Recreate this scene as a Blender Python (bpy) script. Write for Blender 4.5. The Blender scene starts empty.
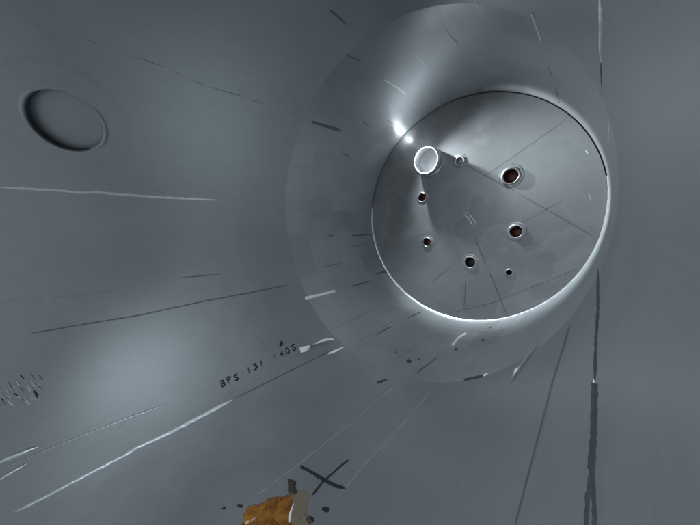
import bpy, bmesh, math, random
from mathutils import Vector, Matrix
random.seed(7)
scene = bpy.context.scene
COL = scene.collection

# ------------------------------------------------------------------ camera, world, lights, exposure
R = 0.60                                   # radius of the cylindrical neck in metres
W, H, F = 700.0, 525.0, 265.0              # photograph size and focal length in its pixels
CXI, CYI = W / 2, H / 2
VP = (599.0, 212.0)                        # vanishing point of the vessel axis
def unit(v): return Vector(v).normalized()
_a = unit((VP[0] - CXI, -(VP[1] - CYI), F))
_u = unit((_a.z, 0, -_a.x))
_v = Vector((_a.y * _u.z - _a.z * _u.y, _a.z * _u.x - _a.x * _u.z, _a.x * _u.y - _a.y * _u.x))
def to_world(d):                           # photo ray (right, up, forward) -> world (X across, Y along the axis, Z up)
    d = Vector(d); return Vector((d.dot(_u), d.dot(_a), d.dot(_v)))
CENTRE = (-0.95 * R, 0.095 * R)            # neck axis, sideways from the camera
S_MOUTH, S_PLATE, FLARE = 1.31 * R, 2.50 * R, 0.19 / R
CAM = Vector((0, 0, 1.2))
cam_data = bpy.data.cameras.new('camera')
cam = bpy.data.objects.new('camera', cam_data); COL.objects.link(cam)
right, up, fwd = to_world((1, 0, 0)), to_world((0, 1, 0)), to_world((0, 0, 1))
m = Matrix((right, up, -fwd)).transposed().to_4x4(); m.translation = CAM
cam.matrix_world = m
cam_data.sensor_width = 36.0; cam_data.lens = 36.0 * F / W
cam_data.clip_start = 0.005; cam_data.clip_end = 200
scene.camera = cam

world = bpy.data.worlds.new('World'); scene.world = world; world.use_nodes = True
bg = world.node_tree.nodes['Background']
bg.inputs[0].default_value = (0.68, 0.79, 0.87, 1); bg.inputs[1].default_value = 0.42

def lamp(name, kind, loc, energy, color, aim=None, **kw):
    d = bpy.data.lights.new(name, kind); d.energy = energy; d.color = color
    for k, v in kw.items(): setattr(d, k, v)
    o = bpy.data.objects.new(name, d); COL.objects.link(o); o.location = loc
    if aim is not None: o.rotation_euler = (Vector(aim) - Vector(loc)).to_track_quat('-Z', 'Y').to_euler()
    return o
def L(x, y, z): return CAM + Vector((x * R, y * R, z * R))
# daylight coming in through the open end behind the camera
lamp('open_end_daylight', 'AREA', L(-0.85, -1.30, 1.25), 6.8, (0.80, 0.91, 1.0), L(-0.25, 1.3, -0.60), shape='DISK', size=0.70, spread=math.radians(84))
# small unseen light at the far corner, beam shaped to throw the pipe stub's shadow
def ray(px, py): return to_world((px - CXI, -(py - CYI), F))
_d = ray(406, 136); _lp = CAM + _d * ((S_PLATE - 0.13 * R) / _d.y)
_beam = lamp('corner_lamp_beam', 'SPOT', _lp, 80.0, (0.84, 0.93, 1.0), shadow_soft_size=0.006, spot_size=math.radians(124), spot_blend=1.0)
_z = -Vector((0.60, 0.10, -0.66)).normalized(); _y = Vector((0, -1, 0)); _y = (_y - _z * _y.dot(_z)).normalized(); _x = _y.cross(_z)
_bm = Matrix((_x, _y, _z)).transposed().to_4x4() @ Matrix.Diagonal((1.0, 0.21, 1.0, 1.0)); _bm.translation = _lp
_beam.matrix_world = _bm                    # a flat fan of light skimming the end plate
_d = ray(404, 138); _lp2 = CAM + _d * ((S_PLATE - 0.055 * R) / _d.y)
lamp('corner_lamp', 'POINT', _lp2, 0.24, (0.84, 0.93, 1.0), shadow_soft_size=0.006)
lamp('phone_light', 'POINT', CAM + Vector((-0.06, -0.03, 0.03)), 0.25, (0.92, 0.97, 1.0), shadow_soft_size=0.006)
scene.view_settings.view_transform = 'Standard'; scene.view_settings.look = 'None'
scene.view_settings.exposure = 0.24; scene.view_settings.gamma = 1.0
scene.cycles.max_bounces = 8; scene.cycles.glossy_bounces = 5; scene.cycles.diffuse_bounces = 5

# ------------------------------------------------------------------ materials
def new_mat(name):
    mt = bpy.data.materials.new(name); mt.use_nodes = True
    nt = mt.node_tree; return mt, nt, nt.nodes['Principled BSDF']
def N(nt, typ, **kw):
    n = nt.nodes.new(typ)
    for k, v in kw.items(): setattr(n, k, v)
    return n
def ramp(nt, src, stops):
    r = N(nt, 'ShaderNodeValToRGB'); e = r.color_ramp.elements
    while len(e) < len(stops): e.new(0.5)
    for i, (p, c) in enumerate(stops):
        e[i].position = p; e[i].color = (c, c, c, 1) if not isinstance(c, tuple) else c
    nt.links.new(src, r.inputs[0]); return r.outputs[0]
def mul(nt, a, b, op='MULTIPLY'):
    n = N(nt, 'ShaderNodeMath', operation=op)
    for i, s in enumerate((a, b)):
        if isinstance(s, (int, float)): n.inputs[i].default_value = s
        else: nt.links.new(s, n.inputs[i])
    return n.outputs[0]
def tint(nt, fac, base):
    n = N(nt, 'ShaderNodeMix', data_type='RGBA', blend_type='MULTIPLY'); n.inputs[0].default_value = 1
    n.inputs[6].default_value = (*base, 1); nt.links.new(fac, n.inputs[7]); return n.outputs[2]
def noise(nt, vec, scale, detail=4, rough=0.55):
    n = N(nt, 'ShaderNodeTexNoise'); n.inputs['Scale'].default_value = scale
    n.inputs['Detail'].default_value = detail; n.inputs['Roughness'].default_value = rough
    nt.links.new(vec, n.inputs['Vector']); return n.outputs['Fac']

def steel(name, base, rough, patches=0.0, cloud=0.10, stain=0.0, metallic=0.45, bump=0.02, wav=0.0):
    mt, nt, b = new_mat(name)
    tc = N(nt, 'ShaderNodeTexCoord'); uv = N(nt, 'ShaderNodeUVMap'); uv.uv_map = 'UVMap'
    o = tc.outputs['Object']
    big = ramp(nt, noise(nt, o, 3.6, 9, 0.68), [(0.3, 1 - cloud), (0.7, 1.0)])
    mp = N(nt, 'ShaderNodeMapping'); mp.inputs['Scale'].default_value = (60, 4, 1); nt.links.new(uv.outputs[0], mp.inputs[0])
    grain = ramp(nt, noise(nt, mp.outputs[0], 3.0, 6, 0.7), [(0.3, 0.90), (0.7, 1.0)])
    fac = mul(nt, big, grain)
    rg = mul(nt, big, rough / (1 - cloud * 0.5))
    if patches:
        br = N(nt, 'ShaderNodeTexBrick'); br.inputs['Color1'].default_value = (1 - patches,) * 3 + (1,)
        br.inputs['Color2'].default_value = (1, 1, 1, 1); br.inputs['Mortar'].default_value = (1 - patches * 0.4,) * 3 + (1,)
        br.inputs['Scale'].default_value = 1.0; br.inputs['Mortar Size'].default_value = 0.0015
        br.inputs['Brick Width'].default_value = 0.12; br.inputs['Row Height'].default_value = 0.19
        br.inputs['Mortar Smooth'].default_value = 0.4; br.offset = 0.37
        w = N(nt, 'ShaderNodeMapping'); nt.links.new(uv.outputs[0], w.inputs[0]); w.inputs['Location'].default_value = (0.05, 0.03, 0)
        nt.links.new(w.outputs[0], br.inputs['Vector'])
        fac = mul(nt, fac, br.outputs['Color']); rg = mul(nt, rg, br.outputs['Color'])
    if stain:
        wv = noise(nt, o, 5.5, 3, 0.45)
        edge = ramp(nt, wv, [(0.47, 1 - stain), (0.485, 1.0), (0.56, 1.0), (0.575, 1 - stain * 0.6)])
        vo = N(nt, 'ShaderNodeTexVoronoi'); vo.inputs['Scale'].default_value = 5.0; vo.inputs['Randomness'].default_value = 0.9
        nt.links.new(o, vo.inputs['Vector'])
        facet = ramp(nt, vo.outputs['Color'], [(0.2, 1 - stain * 0.8), (0.8, 1.0)])
        st = mul(nt, edge, facet)
        fac = mul(nt, fac, st); rg = mul(nt, rg, mul(nt, st, 1.0))
    nt.links.new(tint(nt, fac, base), b.inputs['Base Color'])
    nt.links.new(rg, b.inputs['Roughness'])
    b.inputs['Metallic'].default_value = metallic
    bp = N(nt, 'ShaderNodeBump'); bp.inputs['Strength'].default_value = bump; bp.inputs['Distance'].default_value = 0.01
    nt.links.new(mul(nt, noise(nt, o, 7.0, 2), noise(nt, o, 160, 3), 'ADD') if not wav else
                 mul(nt, mul(nt, noise(nt, o, 2.5, 1), wav), noise(nt, o, 160, 3), 'ADD'), bp.inputs['Height'])
    nt.links.new(bp.outputs[0], b.inputs['Normal'])
    return mt
def plain(name, base, rough, metallic, var=0.25, scale=60, coat=0.0):
    mt, nt, b = new_mat(name)
    tc = N(nt, 'ShaderNodeTexCoord')
    f = ramp(nt, noise(nt, tc.outputs['Object'], scale, 5), [(0.3, 1 - var), (0.7, 1.0)])
    nt.links.new(tint(nt, f, base), b.inputs['Base Color'])
    b.inputs['Roughness'].default_value = rough; b.inputs['Metallic'].default_value = metallic
    b.inputs['Coat Weight'].default_value = coat
    bp = N(nt, 'ShaderNodeBump'); bp.inputs['Strength'].default_value = 0.15; bp.inputs['Distance'].default_value = 0.002
    nt.links.new(noise(nt, tc.outputs['Object'], scale * 2, 3), bp.inputs['Height']); nt.links.new(bp.outputs[0], b.inputs['Normal'])
    return mt
def film(name, base, rough, metallic, cover=1.0, scale=70, var=0.3, coat=0.0, base2=None, lo=0.25, hi=0.6):
    """thin layer on the steel whose edge thins out (attribute 'film') and which is worn through in places"""
    mt = plain(name, base, rough, metallic, var, scale, coat); nt = mt.node_tree; b = nt.nodes['Principled BSDF']
    tc = N(nt, 'ShaderNodeTexCoord'); at = N(nt, 'ShaderNodeAttribute'); at.attribute_name = 'film'
    nz = noise(nt, tc.outputs['Object'], scale * 1.3, 5, 0.6)
    sm = mul(nt, at.outputs['Fac'], mul(nt, mul(nt, nz, 0.5, 'SUBTRACT'), 0.9), 'ADD')
    al = ramp(nt, sm, [(lo, 0.0), (hi, 1.0)])
    nt.links.new(mul(nt, al, cover), b.inputs['Alpha'])
    if base2:
        mx = N(nt, 'ShaderNodeMix', data_type='RGBA'); mx.inputs[6].default_value = (*base, 1); mx.inputs[7].default_value = (*base2, 1)
        nt.links.new(ramp(nt, noise(nt, tc.outputs['Object'], scale * 0.8, 5, 0.65), [(0.38, 0.0), (0.62, 1.0)]), mx.inputs[0])
        nt.links.new(mx.outputs[2], b.inputs['Base Color'])
    return mt
M = {
 'body':   steel('dull_rolled_steel', (0.45, 0.47, 0.48), 0.42, cloud=0.15, metallic=0.78),
 'neck':   steel('patchy_neck_steel', (0.54, 0.565, 0.58), 0.42, patches=0.14, cloud=0.14, metallic=0.72),
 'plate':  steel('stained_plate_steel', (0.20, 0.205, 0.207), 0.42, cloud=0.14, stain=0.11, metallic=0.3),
 'bright': plain('painted_glint_steel', (0.93, 0.94, 0.95), 0.25, 0.2, 0.12),  # near-white base stands in for light glinting off the welds
 'mid':    plain('ground_weld_steel', (0.50, 0.52, 0.53), 0.33, 0.6, 0.2),
 'dark':   plain('dark_tint_and_shade', (0.075, 0.078, 0.082), 0.5, 0.4),  # dark welds and marks; also painted shade on the nozzle bore wall
 'scuff':  film('grey_scuff', (0.13, 0.135, 0.14), 0.5, 0.5, 0.42, 90),
 'shine':  film('light_scuff', (0.62, 0.64, 0.65), 0.36, 0.6, 0.6, 90),
 'black':  film('black_marker', (0.02, 0.021, 0.023), 0.6, 0.0, 0.85, 110, 0.5),
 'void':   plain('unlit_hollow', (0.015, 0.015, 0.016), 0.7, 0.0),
 'polish': film('polished_glare', (0.90, 0.92, 0.94), 0.24, 1.0, 0.9, 60, 0.1, lo=0.15, hi=0.95),  # polished film laid where glare is wanted
 'ink':    film('worn_ink', (0.04, 0.042, 0.045), 0.55, 0.0, 0.85, 200, 0.5, lo=0.3, hi=0.75),
 'bore':   plain('rusty_bore', (0.10, 0.026, 0.014), 0.6, 0.1, 0.6, 120),
 'coup':   plain('coupling_steel', (0.28, 0.28, 0.28), 0.4, 0.6, 0.3, 200),
 'pipe':   plain('pipe_steel', (0.50, 0.505, 0.51), 0.34, 0.6, 0.12),
 'glue':   film('brown_residue', (0.34, 0.145, 0.02), 0.22, 0.0, 0.92, 38, 0.5, 0.4, base2=(0.15, 0.052, 0.008), lo=0.12, hi=0.5),
 'paper':  film('pale_residue', (0.30, 0.21, 0.10), 0.35, 0.0, 0.38, 45, 0.3, 0.2, lo=0.2, hi=0.7),
 'char':   plain('charred_residue', (0.05, 0.035, 0.03), 0.5, 0.0, 0.5, 60),
}

# ------------------------------------------------------------------ helpers
def obj(name, bm_or_me, mat, parent=None, label=None, smooth=True):
    if isinstance(bm_or_me, bmesh.types.BMesh):
        me = bpy.data.meshes.new(name)
        bmesh.ops.recalc_face_normals(bm_or_me, faces=bm_or_me.faces)
        bm_or_me.to_mesh(me); bm_or_me.free()
    else: me = bm_or_me
    if mat: me.materials.clear(); me.materials.append(M[mat])
    if smooth:
        for p in me.polygons: p.use_smooth = True
    o = bpy.data.objects.new(name, me); COL.objects.link(o)
    if parent: o.parent = parent
    if label: o['label'] = label
    return o
def film_attr(me, vals):
    a = me.attributes.new('film', 'FLOAT', 'POINT')
    for i, v in enumerate(vals): a.data[i].value = v
    return me
def mesh(name, verts, faces):
    me = bpy.data.meshes.new(name); me.from_pydata([tuple(v) for v in verts], [], faces); me.update(); return me
def section(s, which):
    k = 1.0 if which == 'neck' else 1.0 + FLARE * (S_MOUTH - s)
    return CENTRE[0] * k, CENTRE[1] * k, R * k
def surf_point(theta, s, which, off=0.0):
    cx, cz, r = section(s, which); r -= off
    return CAM + Vector((cx + r * math.cos(theta), s, cz + r * math.sin(theta)))
def hit(px, py, which):
    """photo pixel -> point on the neck, body or plate it lies on, with the inward normal"""
    d = ray(px, py)
    if which == 'plate':
        return CAM + d * (S_PLATE / d.y), Vector((0, -1, 0))
    if which == 'neck':
        A = d.x**2 + d.z**2; B = d.x * CENTRE[0] + d.z * CENTRE[1]; C = CENTRE[0]**2 + CENTRE[1]**2 - R * R
        t = (B + math.sqrt(B * B - A * C)) / A
        p = d * t; n = Vector((CENTRE[0] - p.x, 0, CENTRE[1] - p.z)).normalized()
    else:
        # the section scales about the camera line: lateral = k * q, q on the mouth circle
        l = math.hypot(d.x, d.z); ux, uz = d.x / l, d.z / l
        b = ux * CENTRE[0] + uz * CENTRE[1]; C = CENTRE[0]**2 + CENTRE[1]**2 - R * R
        q = b + math.sqrt(b * b - C)
        # l*t = q*(1+FLARE*(S_MOUTH-d.y*t))
        t = q * (1 + FLARE * S_MOUTH) / (l + q * FLARE * d.y)
        p = d * t; k = 1 + FLARE * (S_MOUTH - p.y)
        nx, nz = CENTRE[0] * k - p.x, CENTRE[1] * k - p.z
        nn = math.hypot(nx, nz); nx /= nn; nz /= nn
        g = -FLARE * q * (-(nx * ux + nz * uz))     # slope of the generator seen along the normal
        n = Vector((nx, g, nz)).normalized()
    return CAM + p, n
def surf_of(px, py):
    d = ray(px, py)
    p, _ = hit(px, py, 'neck')
    if d.y > 0 and p.y > S_PLATE: return 'plate'
    if d.y > 0 and p.y > S_MOUTH: return 'neck'
    return 'body'
def bead(name, pts, width, height, mat, parent, surf=None, jitter=0.15, step=3.0, label=None, taper=True, sink=0.0003, soft=False):
    """a raised run of weld or a thin mark laid along photo points; width in photo pixels, height in metres"""
    path = []
    for (x0, y0), (x1, y1) in zip(pts[:-1], pts[1:]):
        n = max(1, int(math.hypot(x1 - x0, y1 - y0) / step))
        for i in range(n): path.append((x0 + (x1 - x0) * i / n, y0 + (y1 - y0) * i / n))
    path.append(pts[-1])
    verts, faces, fa = [], [], []; K = 11 if soft else 5; n = len(path)
    for i, (x, y) in enumerate(path):
        xa, ya = path[max(0, i - 1)]; xb, yb = path[min(n - 1, i + 1)]
        tx, ty = xb - xa, yb - ya; l = math.hypot(tx, ty) or 1; nx, ny = -ty / l, tx / l
        e = 1.0
        if taper: e = min(1.0, 0.35 + 2.2 * min(i, n - 1 - i) / max(6, min(n, 20)))
        w = width * e * (1 + random.uniform(-jitter, jitter)) * 0.5
        sh = random.uniform(-jitter, jitter) * width * 0.3
        hh = height * e * (1 + random.uniform(-jitter, jitter))
        for k in range(K):
            f = -1 + 2 * k / (K - 1)
            sx, sy = x + nx * (f * w + sh), y + ny * (f * w + sh)
            p, nm = hit(sx, sy, surf or surf_of(x, y))
            c = 0.5 + 0.5 * math.cos(math.pi * f) if soft else math.sqrt(max(0, 1 - f * f))
            fa.append(c * (min(1.0, 0.15 + min(i, n - 1 - i) * step / 6.0) if n > 3 else 0.8))
            verts.append(p + nm * (hh * c + (0.0005 if height < 0.0008 else -sink)))
        if i:
            b0, b1 = (i - 1) * K, i * K
            for k in range(K - 1): faces.append((b0 + k, b0 + k + 1, b1 + k + 1, b1 + k))
    return obj(name, film_attr(mesh(name, verts, faces), fa), mat, parent, label)
def lathe(name, profile, origin, axis, mat, parent, seg=48, closed=False, label=None, jag=0.0):
    """profile: list of (radius, along axis)"""
    ax = Vector(axis).normalized(); q = ax.to_track_quat('Z', 'Y')
    verts, faces = [], []; n = len(profile)
    for j in range(seg):
        a = 2 * math.pi * j / seg; jj = 1 + random.uniform(-jag, jag)
        for (r, h) in profile:
            verts.append(Vector(origin) + q @ Vector((r * jj * math.cos(a), r * jj * math.sin(a), h)))
    for j in range(seg):
        a, b = j * n, ((j + 1) % seg) * n
        for k in range(n - 1 + (1 if closed else 0)):
            k2 = (k + 1) % n
            faces.append((a + k, b + k, b + k2, a + k2))
    return obj(name, mesh(name, verts, faces), mat, parent, label)
def cut(target, cutters):
    for c in cutters:
        md = target.modifiers.new('hole', 'BOOLEAN'); md.object = c; md.operation = 'DIFFERENCE'; md.solver = 'EXACT'
    dg = bpy.context.evaluated_depsgraph_get(); dg.update()
    me = bpy.data.meshes.new_from_object(target.evaluated_get(dg))
    target.modifiers.clear(); target.data = me
    for c in cutters: bpy.data.objects.remove(c)
def cutter(origin, axis, r, depth, seg=64):
    ax = Vector(axis).normalized(); q = ax.to_track_quat('Z', 'Y'); bm = bmesh.new()
    bmesh.ops.create_cone(bm, cap_ends=True, segments=seg, radius1=r, radius2=r, depth=depth)
    me = bpy.data.meshes.new('cutter'); bm.to_mesh(me); bm.free()
    o = bpy.data.objects.new('cutter', me); COL.objects.link(o)
    o.matrix_world = Matrix.Translation(origin) @ q.to_matrix().to_4x4()
    return o

# ------------------------------------------------------------------ the vessel
tank = bpy.data.objects.new('steel_vessel', None); COL.objects.link(tank)
tank['label'] = 'grey stainless steel vessel seen from inside, flared body narrowing to a round neck'
tank['category'] = 'vessel'

def shell(name, which, s0, s1, nseg, nlen, mat, label):
    T0 = math.pi / 2 * 0.72; thick = 0.008
    bm = bmesh.new(); uvl = bm.loops.layers.uv.new('UVMap')
    rings = []
    for layer in (0.0, -thick):
        g = []
        for i in range(nlen + 1):
            s = s0 + (s1 - s0) * i / nlen
            g.append([bm.verts.new(surf_point(T0 + 2 * math.pi * j / nseg, s, which, layer)) for j in range(nseg)])
        rings.append(g)
    def face(vs, uvs):
        f = bm.faces.new(vs)
        for lp, c in zip(f.loops, uvs): lp[uvl].uv = c
    for j in range(nseg):
        j2 = (j + 1) % nseg; ua, ub = 2 * math.pi * R * j / nseg, 2 * math.pi * R * (j + 1) / nseg
        for i in range(nlen):
            sa, sb = s0 + (s1 - s0) * i / nlen, s0 + (s1 - s0) * (i + 1) / nlen
            uvs = [(ua, sa), (ua, sb), (ub, sb), (ub, sa)]
            a, b = rings
            face([a[i][j], a[i + 1][j], a[i + 1][j2], a[i][j2]], uvs)
            face([b[i][j2], b[i + 1][j2], b[i + 1][j], b[i][j]], uvs[::-1])
        for i, fl in ((0, 1), (nlen, 0)):
            vs = [rings[0][i][j], rings[0][i][j2], rings[1][i][j2], rings[1][i][j]]
            face(vs if fl else vs[::-1], [(0, 0)] * 4)
    bmesh.ops.recalc_face_normals(bm, faces=bm.faces)
    me = bpy.data.meshes.new(name); bm.to_mesh(me); bm.free()
    return obj(name, me, mat, tank, label)

body = shell('flared_body', 'body', -1.6 * R, S_MOUTH, 288, 30, 'body', 'wide flared grey steel body around the viewer')
neck = shell('neck_cylinder', 'neck', S_MOUTH, S_PLATE + 0.03, 288, 16, 'neck', 'short round neck with patchy lighter rectangles')

def true_normals(o, which):
    '''exact curved-surface normals, so the cut hole leaves no shading creases'''
    me = o.data; out = [None] * len(me.loops)
    def nrm(co):
        p = co - CAM
        if which == 'neck': v = Vector((CENTRE[0] - p.x, 0, CENTRE[1] - p.z))
        else:
            k = 1 + FLARE * (S_MOUTH - p.y); nx, nz = CENTRE[0] * k - p.x, CENTRE[1] * k - p.z
            l = math.hypot(nx, nz); nx /= l; nz /= l
            v = Vector((nx, FLARE / k * (nx * p.x + nz * p.z), nz))
        return v.normalized()
    for p in me.polygons:
        p.use_smooth = True
        for li in p.loop_indices:
            n = nrm(me.vertices[me.loops[li].vertex_index].co); d = n.dot(p.normal)
            out[li] = n if d > 0.7 else (-n if d < -0.7 else p.normal.copy())
    me.normals_split_custom_set([tuple(n) for n in out])
true_normals(neck, 'neck')

# round end plate, with its holes cut
plate_c = CAM + Vector((CENTRE[0], S_PLATE, CENTRE[1]))
PR = R - 0.005
bm = bmesh.new(); bmesh.ops.create_cone(bm, cap_ends=True, segments=256, radius1=PR, radius2=PR, depth=0.010)
me = bpy.data.meshes.new('end_plate'); bm.to_mesh(me); bm.free()
me.transform(Matrix.Translation(plate_c + Vector((0, 0.005, 0))) @ Matrix.Rotation(math.pi / 2, 4, 'X'))
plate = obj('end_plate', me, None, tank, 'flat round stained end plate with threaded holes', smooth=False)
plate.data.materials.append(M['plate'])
PXR = R * F / S_PLATE
def px_len(n, x, y):      # photo pixels across -> metres on the plate, along the image vertical
    return (hit(x, y - n / 2, 'plate')[0] - hit(x, y + n / 2, 'plate')[0]).length
holes = [  # photo centre, bore radius px, rim radius px, rim height m, kind
  (459.8, 161.2, 3.6, 6.2, 0.010, 'plug'), (511, 176, 7.0, 10.0, 0.016, 'rust'), (422, 197.5, 4.1, 5.4, 0.008, 'rust'),
  (427, 242, 4.2, 5.6, 0.008, 'rust'), (516, 231.5, 5.6, 8.2, 0.010, 'rust'), (470, 262.3, 5.0, 7.0, 0.008, 'dark'), (509, 272.5, 2.8, 3.8, 0.005, 'dark')]
holes = [(x, y, rb, rr, hh * 0.5, kd) for (x, y, rb, rr, hh, kd) in holes]
cs = []
for (x, y, rb, rr, hh, kd) in holes:
    p, _ = hit(x, y, 'plate'); cs.append(cutter(p, (0, 1, 0), px_len(2 * rb, x, y) / 2 + 0.0012, 0.06))
cut(plate, cs)
plate.data.materials.clear(); plate.data.materials.append(M['plate'])
for (x, y, rb, rr, hh, kd) in holes:
    p, _ = hit(x, y, 'plate'); a = px_len(2 * rb, x, y) / 2; b = px_len(2 * rr * 0.88, x, y) / 2
    # collar: weld foot, raised lip, bore wall running back through the plate
    c = lathe('coupling', [(b * 1.12, -0.0004), (b * 1.03, hh * 0.35), (b * 0.96, hh * 0.85), (b * 0.88, hh), (a * 1.08, hh), (a, hh * 0.8), (a, -0.012), (a, -0.055)],
              p, (0, -1, 0), 'coup', plate, 40, jag=0.012)
    lathe('weld_ring', [(b * 1.38, -0.0003), (b * 1.30, 0.0008), (b * 1.18, 0.0012), (b * 1.02, 0.001)], p, (0, -1, 0), 'plate', plate, 40, jag=0.03)
    if kd == 'plug':
        lathe('bore_plug', [(a * 0.98, -0.014), (a * 0.6, -0.010), (a * 0.35, -0.004), (0.0002, -0.002)], p, (0, -1, 0), 'pipe', c, 24, label='shiny plug seated in the hole')
    else:
        lathe('bore_lining', [(a * 0.985, -0.006 if kd == 'rust' else -0.004), (a * 0.96, -0.020), (a * 0.93, -0.048), (0.0002, -0.050)], p, (0, -1, 0),
              'bore' if kd == 'rust' else 'void', c, 24, label='rusty red-brown lining of the hole' if kd == 'rust' else 'dark hollow of the hole')

# short open pipe stub on the plate
pb, _ = hit(430, 161.8, 'plate'); ro = px_len(26.5, 427, 161) / 2; hs = 0.085 * R
stub = lathe('pipe_stub', [(ro * 1.10, -0.0005), (ro * 1.02, 0.004), (ro, 0.008), (ro, hs - 0.001), (ro - 0.001, hs), (ro - 0.0055, hs), (ro - 0.0065, hs - 0.0015), (ro - 0.0065, 0.002)],
             pb, (0, -1, 0), 'pipe', plate, 64, label='short open bright pipe stub near the upper left edge')
lathe('pipe_floor', [(ro - 0.006, 0.001), (ro * 0.8, 0.0015), (ro * 0.4, 0.002), (0.0002, 0.0022)], pb, (0, -1, 0), 'pipe', stub, 48)

# fillet weld round the plate
lathe('gap_backing', [(R - 0.016, -0.016), (R + 0.001, -0.016)], plate_c, (0, -1, 0), 'void', tank, 192, label='black ring added behind the gap round the end plate')  # near-black backing keeps the gap dark in place of shade
vs, fs = [], []; SEG = 220; prof = [(0.001, 0.012), (-0.003, 0.0105), (-0.007, 0.0065), (-0.009, 0.001), (-0.0115, -0.0005)]
for j in range(SEG + 1):
    f = j / SEG; th = math.radians(168 + f * 200); e = 0.72 * min(1, 8 * min(f, 1 - f) + 0.35); jj = random.uniform(-0.0005, 0.0005)
    for dr, h in prof:
        r = R + dr * e + jj; vs.append(plate_c + Vector((r * math.cos(th), -h * e, r * math.sin(th))))
for j in range(SEG):
    for k in range(len(prof) - 1): fs.append((j * 5 + k, j * 5 + k + 1, j * 5 + 6 + k, j * 5 + 5 + k))
obj('rim_weld', mesh('rim_weld', vs, fs), 'mid', tank, 'bright fillet weld along the lower edge of the end plate')
# low weld where body and neck meet
vs, fs = [], []; SEG = 320; K = 5
for j in range(SEG):
    th = 2 * math.pi * j / SEG; ww = 0.0035 * random.uniform(0.7, 1.3)
    for k in range(K):
        f = -1 + 2 * k / (K - 1); s = S_MOUTH + f * ww
        vs.append(surf_point(th, s, 'neck' if s >= S_MOUTH else 'body', 0.0003 * random.uniform(0.5, 1.3) * math.sqrt(1 - f * f) - 0.0001))
for j in range(SEG):
    for k in range(K - 1): fs.append((j * K + k, j * K + k + 1, ((j + 1) % SEG) * K + k + 1, ((j + 1) % SEG) * K + k))
obj('mouth_weld', mesh('mouth_weld', vs, fs), 'body', tank, 'low ring weld where body meets neck')

# side nozzle in the body wall
pn, nn = hit(66, 122, 'body'); rn = 0.155 * R
cut(body, [cutter(pn, nn, rn + 0.0015, 0.22, 96)])
body.data.materials.clear(); body.data.materials.append(M['body'])
true_normals(body, 'body')
wall = lathe('side_nozzle', [(rn * 1.22, -0.006), (rn * 1.16, 0.002), (rn * 1.08, 0.0045), (rn * 1.03, 0.0045), (rn, 0.001), (rn, -0.004)], pn, nn, 'body', tank, 96,
             label='round recessed nozzle in the body wall')
lathe('nozzle_bore', [(rn, -0.004), (rn, -0.03), (rn, -0.05), (rn, -0.06)], pn, nn, 'dark', wall, 96, label='wall of the nozzle bore, shade painted dark')  # dark colour stands in for the dark reflection inside the recess
lathe('nozzle_cover', [(rn, -0.036), (rn * 0.7, -0.0355), (rn * 0.3, -0.035), (0.0003, -0.035)], pn, nn, 'body', wall, 96)

# faint raised edge of the reinforcing pad round the nozzle, laid on the curved wall
def on_body(p):
    d = p - CAM; l = math.hypot(d.x, d.z); ux, uz = d.x / l, d.z / l
    b = ux * CENTRE[0] + uz * CENTRE[1]; q = b + math.sqrt(b * b - (CENTRE[0]**2 + CENTRE[1]**2 - R * R))
    return CAM + Vector((ux, 0, uz)) * (q * (1 + FLARE * (S_MOUTH - d.y))) + Vector((0, d.y, 0))
qn = nn.to_track_quat('Z', 'Y'); vs, fs = [], []; SEG = 160; K = 9
for j in range(SEG):
    th = 2 * math.pi * j / SEG
    for k in range(K):
        f = -1 + 2 * k / (K - 1); r = rn * 1.95 + f * 0.030
        p = on_body(pn + qn @ Vector((r * math.cos(th), r * math.sin(th), 0)))
        vs.append(p + nn * (0.0006 * (0.5 + 0.5 * math.cos(math.pi * f)) - 0.0002))
for j in range(SEG):
    for k in range(K - 1): fs.append((j * K + k, j * K + k + 1, ((j + 1) % SEG) * K + k + 1, ((j + 1) % SEG) * K + k))
obj('pad_edge', mesh('pad_edge', vs, fs), 'body', body, 'faint raised ring round the side nozzle')

# ------------------------------------------------------------------ weld runs and marks
def run(pts, w, h, mat, name='weld_seam', label=None, parent=None, **kw): return bead(name, pts, w, h, mat, parent or body, label=label, **{'jitter': 0.2, 'step': 2.4, **kw})
def marks(rows, parent, mat, name, h=0.0004, surf=None, w=2.0, **kw):
    for r in rows:
        ww = r[-1] if isinstance(r[-1], (int, float)) else w
        bead(name, [q for q in r if isinstance(q, tuple)], ww, h, mat, parent, surf=surf, step=2.0, **{'taper': ww < 2.0, **kw})
run([(-3, 187), (60, 190.5), (85, 193), (95, 192), (122, 194.5), (160, 197), (218, 200)], 2.8, 0.0022, 'bright', label='weld run with painted glint, level with the left edge')
run([(15, 512), (45, 497), (75, 481), (100, 468), (125, 455), (137, 447.5), (165, 435), (190, 422), (232, 400)], 3.2, 0.0024, 'bright', label='wavy weld run with painted glint at the lower left')
run([(232, 400), (280, 376), (336, 348)], 1.8, 0.0008, 'scuff')
run([(-3, 471), (60, 444), (130, 417), (170, 403)], 2.0, 0.0012, 'mid')
run([(28, 334), (80, 325), (140, 315), (200, 302), (290, 285)], 1.7, 0.0006, 'scuff')
run([(598, 268), (598, 310), (596, 345), (595, 383)], 3.2, 0.0016, 'dark')
run([(595, 384), (594.5, 430), (592.5, 470)], 6.0, 0.0022, 'dark', label='dark vertical weld run below the neck', taper=False)
run([(592.5, 470), (588.5, 500), (587, 530)], 3.0, 0.0018, 'dark', taper=False)
run([(593.5, 470), (595, 500), (596, 530)], 3.0, 0.0018, 'dark', taper=False)
run([(594.3, 379), (594.6, 387)], 2.2, 0.002, 'bright', name='tack_and_glint')
run([(599.5, -3), (601, 22), (600.5, 50), (601, 62)], 2.4, 0.0022, 'bright', label='vertical weld run with painted glint above the neck')
run([(600.5, 58), (602, 92)], 2.0, 0.001, 'dark')
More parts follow.
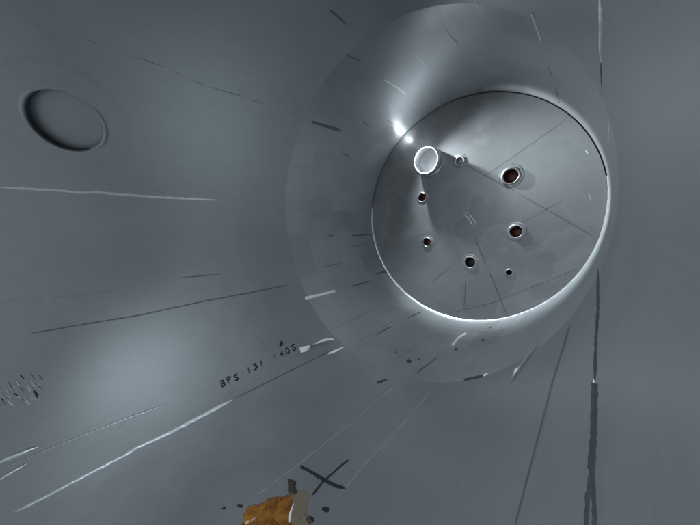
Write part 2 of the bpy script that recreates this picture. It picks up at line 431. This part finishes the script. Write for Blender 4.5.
run([(571, 322), (552, 385), (535, 450), (514, 530)], 2.6, 0.0005, 'scuff')
# light lines running down past the residue
run([(403, 379), (345, 428), (297, 466), (250, 500)], 2.0, 0.0006, 'shine')
run([(436, 386), (400, 428), (365, 465), (335, 500)], 2.0, 0.0003, 'shine')
marks([[(-2, 11), (10, 16)], [(25, 21), (45, 30)], [(85, 38), (98, 45)], [(170, 69), (186, 78)], [(190, 79), (207, 86), 2.4], [(250, 100), (263, 103), 2.6], [(291, 113), (297, 115)]], body, 'shine', 'scratch', w=1.6)
marks([[(310, 121), (342, 131), 4.2], [(328, 8), (348, 25), 2.6], [(345, 54), (362, 62), 2.0], [(133, 55), (168, 69), 1.0], [(207, 86), (245, 97), 1.0], [(178, 278), (222, 274), 1.4]], body, 'scuff', 'scuff_mark')
marks([[(-2, 302), (60, 297), (118, 290), 2.6], [(88, 432), (92, 424), 1.4], [(118, 430), (121, 424), 2.0], [(252, 336), (264, 350), 1.6], [(262, 332), (270, 344), 1.4]], body, 'shine', 'scratch')
# polished strips added for the glare either side of the seam at the left edge
run([(-4, 464), (14, 456), (40, 446)], 9.0, 0.0040, 'polish', soft=True, jitter=0.03, name='glare_strip', label='polished strip added for the glare at the lower left edge')
run([(-4, 482), (16, 470), (30, 462)], 6.0, 0.0030, 'polish', soft=True, jitter=0.03, name='glare_strip')
# ground, chewed-up patch on the left edge
rr = random.Random(3)
for i in range(44):
    x = rr.uniform(-4, 38); y = 372 + rr.uniform(0, 26) + (38 - x) * 0.1
    l = rr.uniform(3, 10); a = math.radians(rr.uniform(40, 62))
    bead('grinding_gouge', [(x, y), (x + l * math.cos(a), y + l * math.sin(a))], rr.uniform(1.2, 3.2), 0.003, rr.choice(['bright', 'bright', 'mid', 'bright', 'dark', 'scuff']), body, step=1.5)
for (x0, y0, x1, y1, w) in ((30.5, 380.5, 36.5, 387.5, 2.6), (38, 382, 40.5, 387, 2.2), (24, 397, 31, 404.5, 3.4), (31, 396, 33.5, 400, 2.8), (37.5, 395, 40, 400, 2.0), (6, 398, 14, 406, 3.0)):
    bead('grinding_gouge', [(x0, y0), (x1, y1)], w, 0.002, 'bright', body, step=1.2)
# weld blobs at the crease of the mouth, their glints painted near-white
run([(300, 350.5), (310, 347)], 5.5, 0.002, 'bright', name='tack_and_glint', taper=False, label='square weld blob with painted glint beside the stencilled characters')
run([(306, 350), (320, 344), (334, 340)], 9, 0.004, 'polish', name='glare_strip', soft=True, jitter=0.05)  # added for the glare at the crease
run([(313, 345), (326, 340), (334, 339)], 3.6, 0.0045, 'bright', name='tack_and_glint')
run([(328, 354), (344, 347)], 2.6, 0.0016, 'bright', name='tack_and_glint')
for (x, y) in ((336, 341), (341, 346), (346, 349), (349, 353), (352, 357)):
    run([(x - 1.5, y - 1), (x + 1.8, y + 1.4)], 2.4, 0.0016, 'mid', name='tack_and_glint')
for (x, y) in ((92, 148), (96.5, 146), (103, 135)):  # highlight dots on the nozzle rim, painted near-white
    run([(x - 1.6, y + 0.6), (x + 1.6, y - 0.8)], 2.4, 0.008, 'bright', name='tack_and_glint', parent=wall)
# ridge added for the highlight streak, with painted glints, lower right of the mouth
run([(508, 386), (516, 374), (526, 360), (538, 344)], 7, 0.0025, 'polish', name='glare_ridge', jitter=0.0, soft=True, label='shallow ridge added for the highlight streak beside the mouth weld')
run([(513.5, 375), (519.5, 367)], 3.6, 0.0040, 'bright', name='tack_and_glint')
run([(482, 376), (488, 373)], 3.4, 0.003, 'bright', name='tack_and_glint')  # painted highlight on the crease
marks([[(464, 380), (483, 376), 2.6], [(377, 383), (383, 381), 2.6], [(383, 381), (387, 379.5), 2.0]], body, 'dark', 'scuff_mark')

# the neck: short tack marks and scuffs along its length
marks([[(384, 80), (405, 93), 2.4], [(412, 50), (428, 68), 1.3], [(531, 14), (541, 42), 2.0], [(305, 298.5), (335, 291), 3.2], [(452, 345.5), (458, 338), (466, 333), 2.6], [(609, 122), (608, 146), 1.2], [(474, 2), (486, 20), 1.8]], neck, 'bright', 'tack_and_glint', h=0.0012, surf='neck')
marks([[(350, 287), (371, 280.5), 2.4], [(350, 236), (372, 234), 2.0], [(326, 236), (336, 235), 1.6], [(374, 336), (392, 326), 2.0], [(406, 319), (423, 311), 2.2], [(415, 374), (426, 366), (439, 356), 2.4],
       [(444, 28), (462, 48), 1.6], [(548, 64), (553, 80), 1.4], [(555, 85), (560, 105), 1.4], [(475, 91), (485, 88.5), 2.4], [(374, 274), (390, 271), 2.2], [(340, 152), (352, 158), 1.6], [(361, 120), (372, 128), 1.4]], neck, 'scuff', 'scuff_mark', surf='neck')
marks([[(388, 363), (412, 348), (436, 332), 1.4], [(318, 268), (346, 262), 1.6], [(344, 248), (372, 243), 1.2], [(464, 375), (482, 352), (503, 326), 1.8], [(446, 329), (470, 331), (500, 330), 1.6], [(384, 118), (403, 130), 1.4], [(330, 330), (372, 310), 1.2], [(355, 344), (398, 318), 1.2]], neck, 'shine', 'scratch', h=0.0002, surf='neck')
for (x, y, r) in ((409, 361, 2.6), (456, 349, 1.8), (483, 340, 1.6), (419, 359, 1.2), (396, 352, 1.1), (490, 327, 1.3)):
    bead('speck', [(x - r, y), (x + r, y + 0.4)], r * 1.6, 0.0006, 'dark', neck, surf='neck', step=0.8)

# the end plate: seams, scratches, drips
marks([[(437, 147), (475, 170), (506, 187)], [(517, 193), (560, 217), (596, 238), 1.4], [(474, 236), (480, 250), (487, 266), 1.8], [(487, 266), (500, 298), (508, 317), 1.4]], plate, 'scuff', 'plate_seam', h=0.0003, surf='plate', w=1.5)
marks([[(568, 118), (520, 152), (476, 182), 1.0], [(566, 199), (530, 218), (498, 236), 1.1], [(580, 268), (535, 286), (492, 303), (450, 313), 1.1], [(466, 275), (464, 309), 1.2], [(430, 283), (452, 266), 1.2]], plate, 'scuff', 'faint_seam', h=0.0002, surf='plate')
marks([[(463, 213), (469, 219), (474, 228)], [(468, 212), (472, 218), (478, 226)], [(462, 213), (470, 212.5)], [(586, 150), (588, 154), 2.4], [(518, 214), (523, 218), 1.6], [(588, 190), (592, 205), 1.0]], plate, 'shine', 'scratch', h=0.0003, surf='plate', w=1.1)
marks([[(503, 182), (506, 186), (509, 188), 3.2], [(516, 171), (520, 168.5), 2.2]], plate, 'dark', 'grime_drip', h=0.004, surf='plate')
marks([[(402, 151), (399, 155), (402, 159), (406, 157)], [(405, 149), (410, 154)], [(409, 146), (412, 151), (415, 149)], [(412, 140), (416, 145)]], plate, 'scuff', 'scribed_mark', h=0.0004, surf='plate', w=1.4)

# ------------------------------------------------------------------ stencilled characters on the body
rr = random.Random(9); slot = 0
text = 'BPS 131 140S'
for slot, ch in enumerate(text):
    if ch == ' ': continue
    cu = bpy.data.curves.new('stencil', 'FONT'); cu.body = ch; cu.size = 1.0; cu.offset = 0.022 if slot < 4 else 0.008
    to = bpy.data.objects.new('stencil', cu); COL.objects.link(to); bpy.context.view_layer.update()
    tme = bpy.data.meshes.new_from_object(to.evaluated_get(bpy.context.evaluated_depsgraph_get()))
    bpy.data.objects.remove(to)
    xs = [v.co.x for v in tme.vertices]; mid = (min(xs) + max(xs)) / 2
    bm = bmesh.new(); bm.from_mesh(tme); bmesh.ops.triangulate(bm, faces=bm.faces)
    bmesh.ops.subdivide_edges(bm, edges=bm.edges, cuts=1)
    kx, ky = rr.uniform(-.5, .5), rr.uniform(-.6, .6)
    for v in bm.verts:
        f = (slot + 0.5 + (v.co.x - mid) * 1.35) / len(text); hgt = v.co.y / 0.72
        px = 220.5 + f * 78 - hgt * 6.6 * 0.30 + kx + rr.uniform(-.45, .45)
        py = 388.0 - f * 39.5 - hgt * 6.6 * 0.92 + ky + rr.uniform(-.45, .45)
        p, n = hit(px, py, 'body'); v.co = p + n * 0.0006
    me = bpy.data.meshes.new('stencilled_character'); bm.to_mesh(me); bm.free(); film_attr(me, [0.72 if slot < 7 else 0.56] * len(me.vertices))
    obj('stencilled_character', me, 'ink', body)

# ------------------------------------------------------------------ marker strokes and brown residue at the bottom
marks([[(299, 466), (310, 471.5), (322, 479), (334, 485), (347, 489.5), 5.0]], body, 'black', 'marker_stroke', jitter=0.22, taper=False, label='thick black marker stroke of the cross')
marks([[(350, 459), (342, 465), (333, 473), (322, 483), (311, 497), 2.6]], body, 'black', 'marker_stroke', jitter=0.2, label='thin black marker stroke of the cross')

def blob(name, outline, top, mat, parent, label=None, seed=1):
    """a thin uneven lump of residue stuck to the body, outline in photo pixels"""
    rg = random.Random(seed); cx = sum(p[0] for p in outline) / len(outline); cy = sum(p[1] for p in outline) / len(outline)
    ed = []
    for (a, b) in zip(outline, outline[1:] + outline[:1]):
        n = max(1, int(math.hypot(b[0] - a[0], b[1] - a[1]) / 2.0))
        for i in range(n): ed.append((a[0] + (b[0] - a[0]) * i / n + rg.uniform(-1, 1), a[1] + (b[1] - a[1]) * i / n + rg.uniform(-1, 1)))
    verts, faces = [], []; rings = [(1.06, 0.10), (1.0, 0.3), (0.93, 0.7), (0.85, 1.0), (0.7, 0.95), (0.5, 1.0), (0.25, 0.9)]; n = len(ed); fa = []; lev = (0.0, 0.32, 0.6, 0.85, 1.0, 1.0, 1.0)
    for (f, h), lv in zip(rings, lev):
        for (x, y) in ed:
            fa.append(lv)
            p, nm = hit(cx + (x - cx) * f, cy + (y - cy) * f, 'body')
            verts.append(p + nm * (h if h < 0 else h * top * rg.uniform(0.75, 1.25)))
    p, nm = hit(cx, cy, 'body'); verts.append(p + nm * top); fa.append(1.0)
    for k in range(len(rings) - 1):
        for i in range(n): faces.append((k * n + i, k * n + (i + 1) % n, (k + 1) * n + (i + 1) % n, (k + 1) * n + i))
    b = (len(rings) - 1) * n
    for i in range(n): faces.append((b + i, b + (i + 1) % n, len(verts) - 1))
    return obj(name, film_attr(mesh(name, verts, faces), fa), mat, parent, label)
for n, (x, y, rx, ry) in enumerate(((325.5, 509.5, 3.6, 3.0), (310, 520, 4.6, 3.4), (223, 508.5, 2.6, 1.6), (240.5, 506.5, 2.6, 1.8), (281, 343.5, 1.8, 2.6))):
    blob('ink_dot', [(x + rx * math.cos(a * math.pi / 5), y + ry * math.sin(a * math.pi / 5)) for a in range(10)], 0.0006, 'black', body, seed=20 + n)
o0, _ = hit(275, 518, 'body')
res = bpy.data.objects.new('adhesive_residue', None); COL.objects.link(res); res.location = o0
res['label'] = 'glossy brown patch of old adhesive stuck to the steel beside the black cross'; res['category'] = 'residue'
parts = [blob('brown_film', [(244, 514), (247, 507), (256, 505), (263, 503), (271, 498), (284, 496.5), (291, 494), (293, 505), (291, 520), (292, 545), (236, 545), (241, 525)], 0.0022, 'glue', None),
         blob('pale_film', [(291.5, 493), (297, 490), (307, 489.5), (311, 496), (308, 505), (306, 512), (312, 522), (318, 545), (292.5, 545), (291.8, 520), (293.5, 505)], 0.0007, 'paper', None, seed=2),
         blob('charred_lump', [(288, 481), (291, 479.5), (295, 481), (296, 487), (297, 493), (293, 495), (289, 493), (288.5, 487)], 0.003, 'char', None, 'dark charred lump at the top of the patch', seed=4),
         bead('painted_glint', [(293.5, 504), (292, 509), (290.5, 514), (289.5, 524)], 2.4, 0.004, 'bright', None, surf='body')]  # near-white bead stands in for the specular spot on the residue
for p in parts:
    p.data.transform(Matrix.Translation(-o0)); p.parent = res
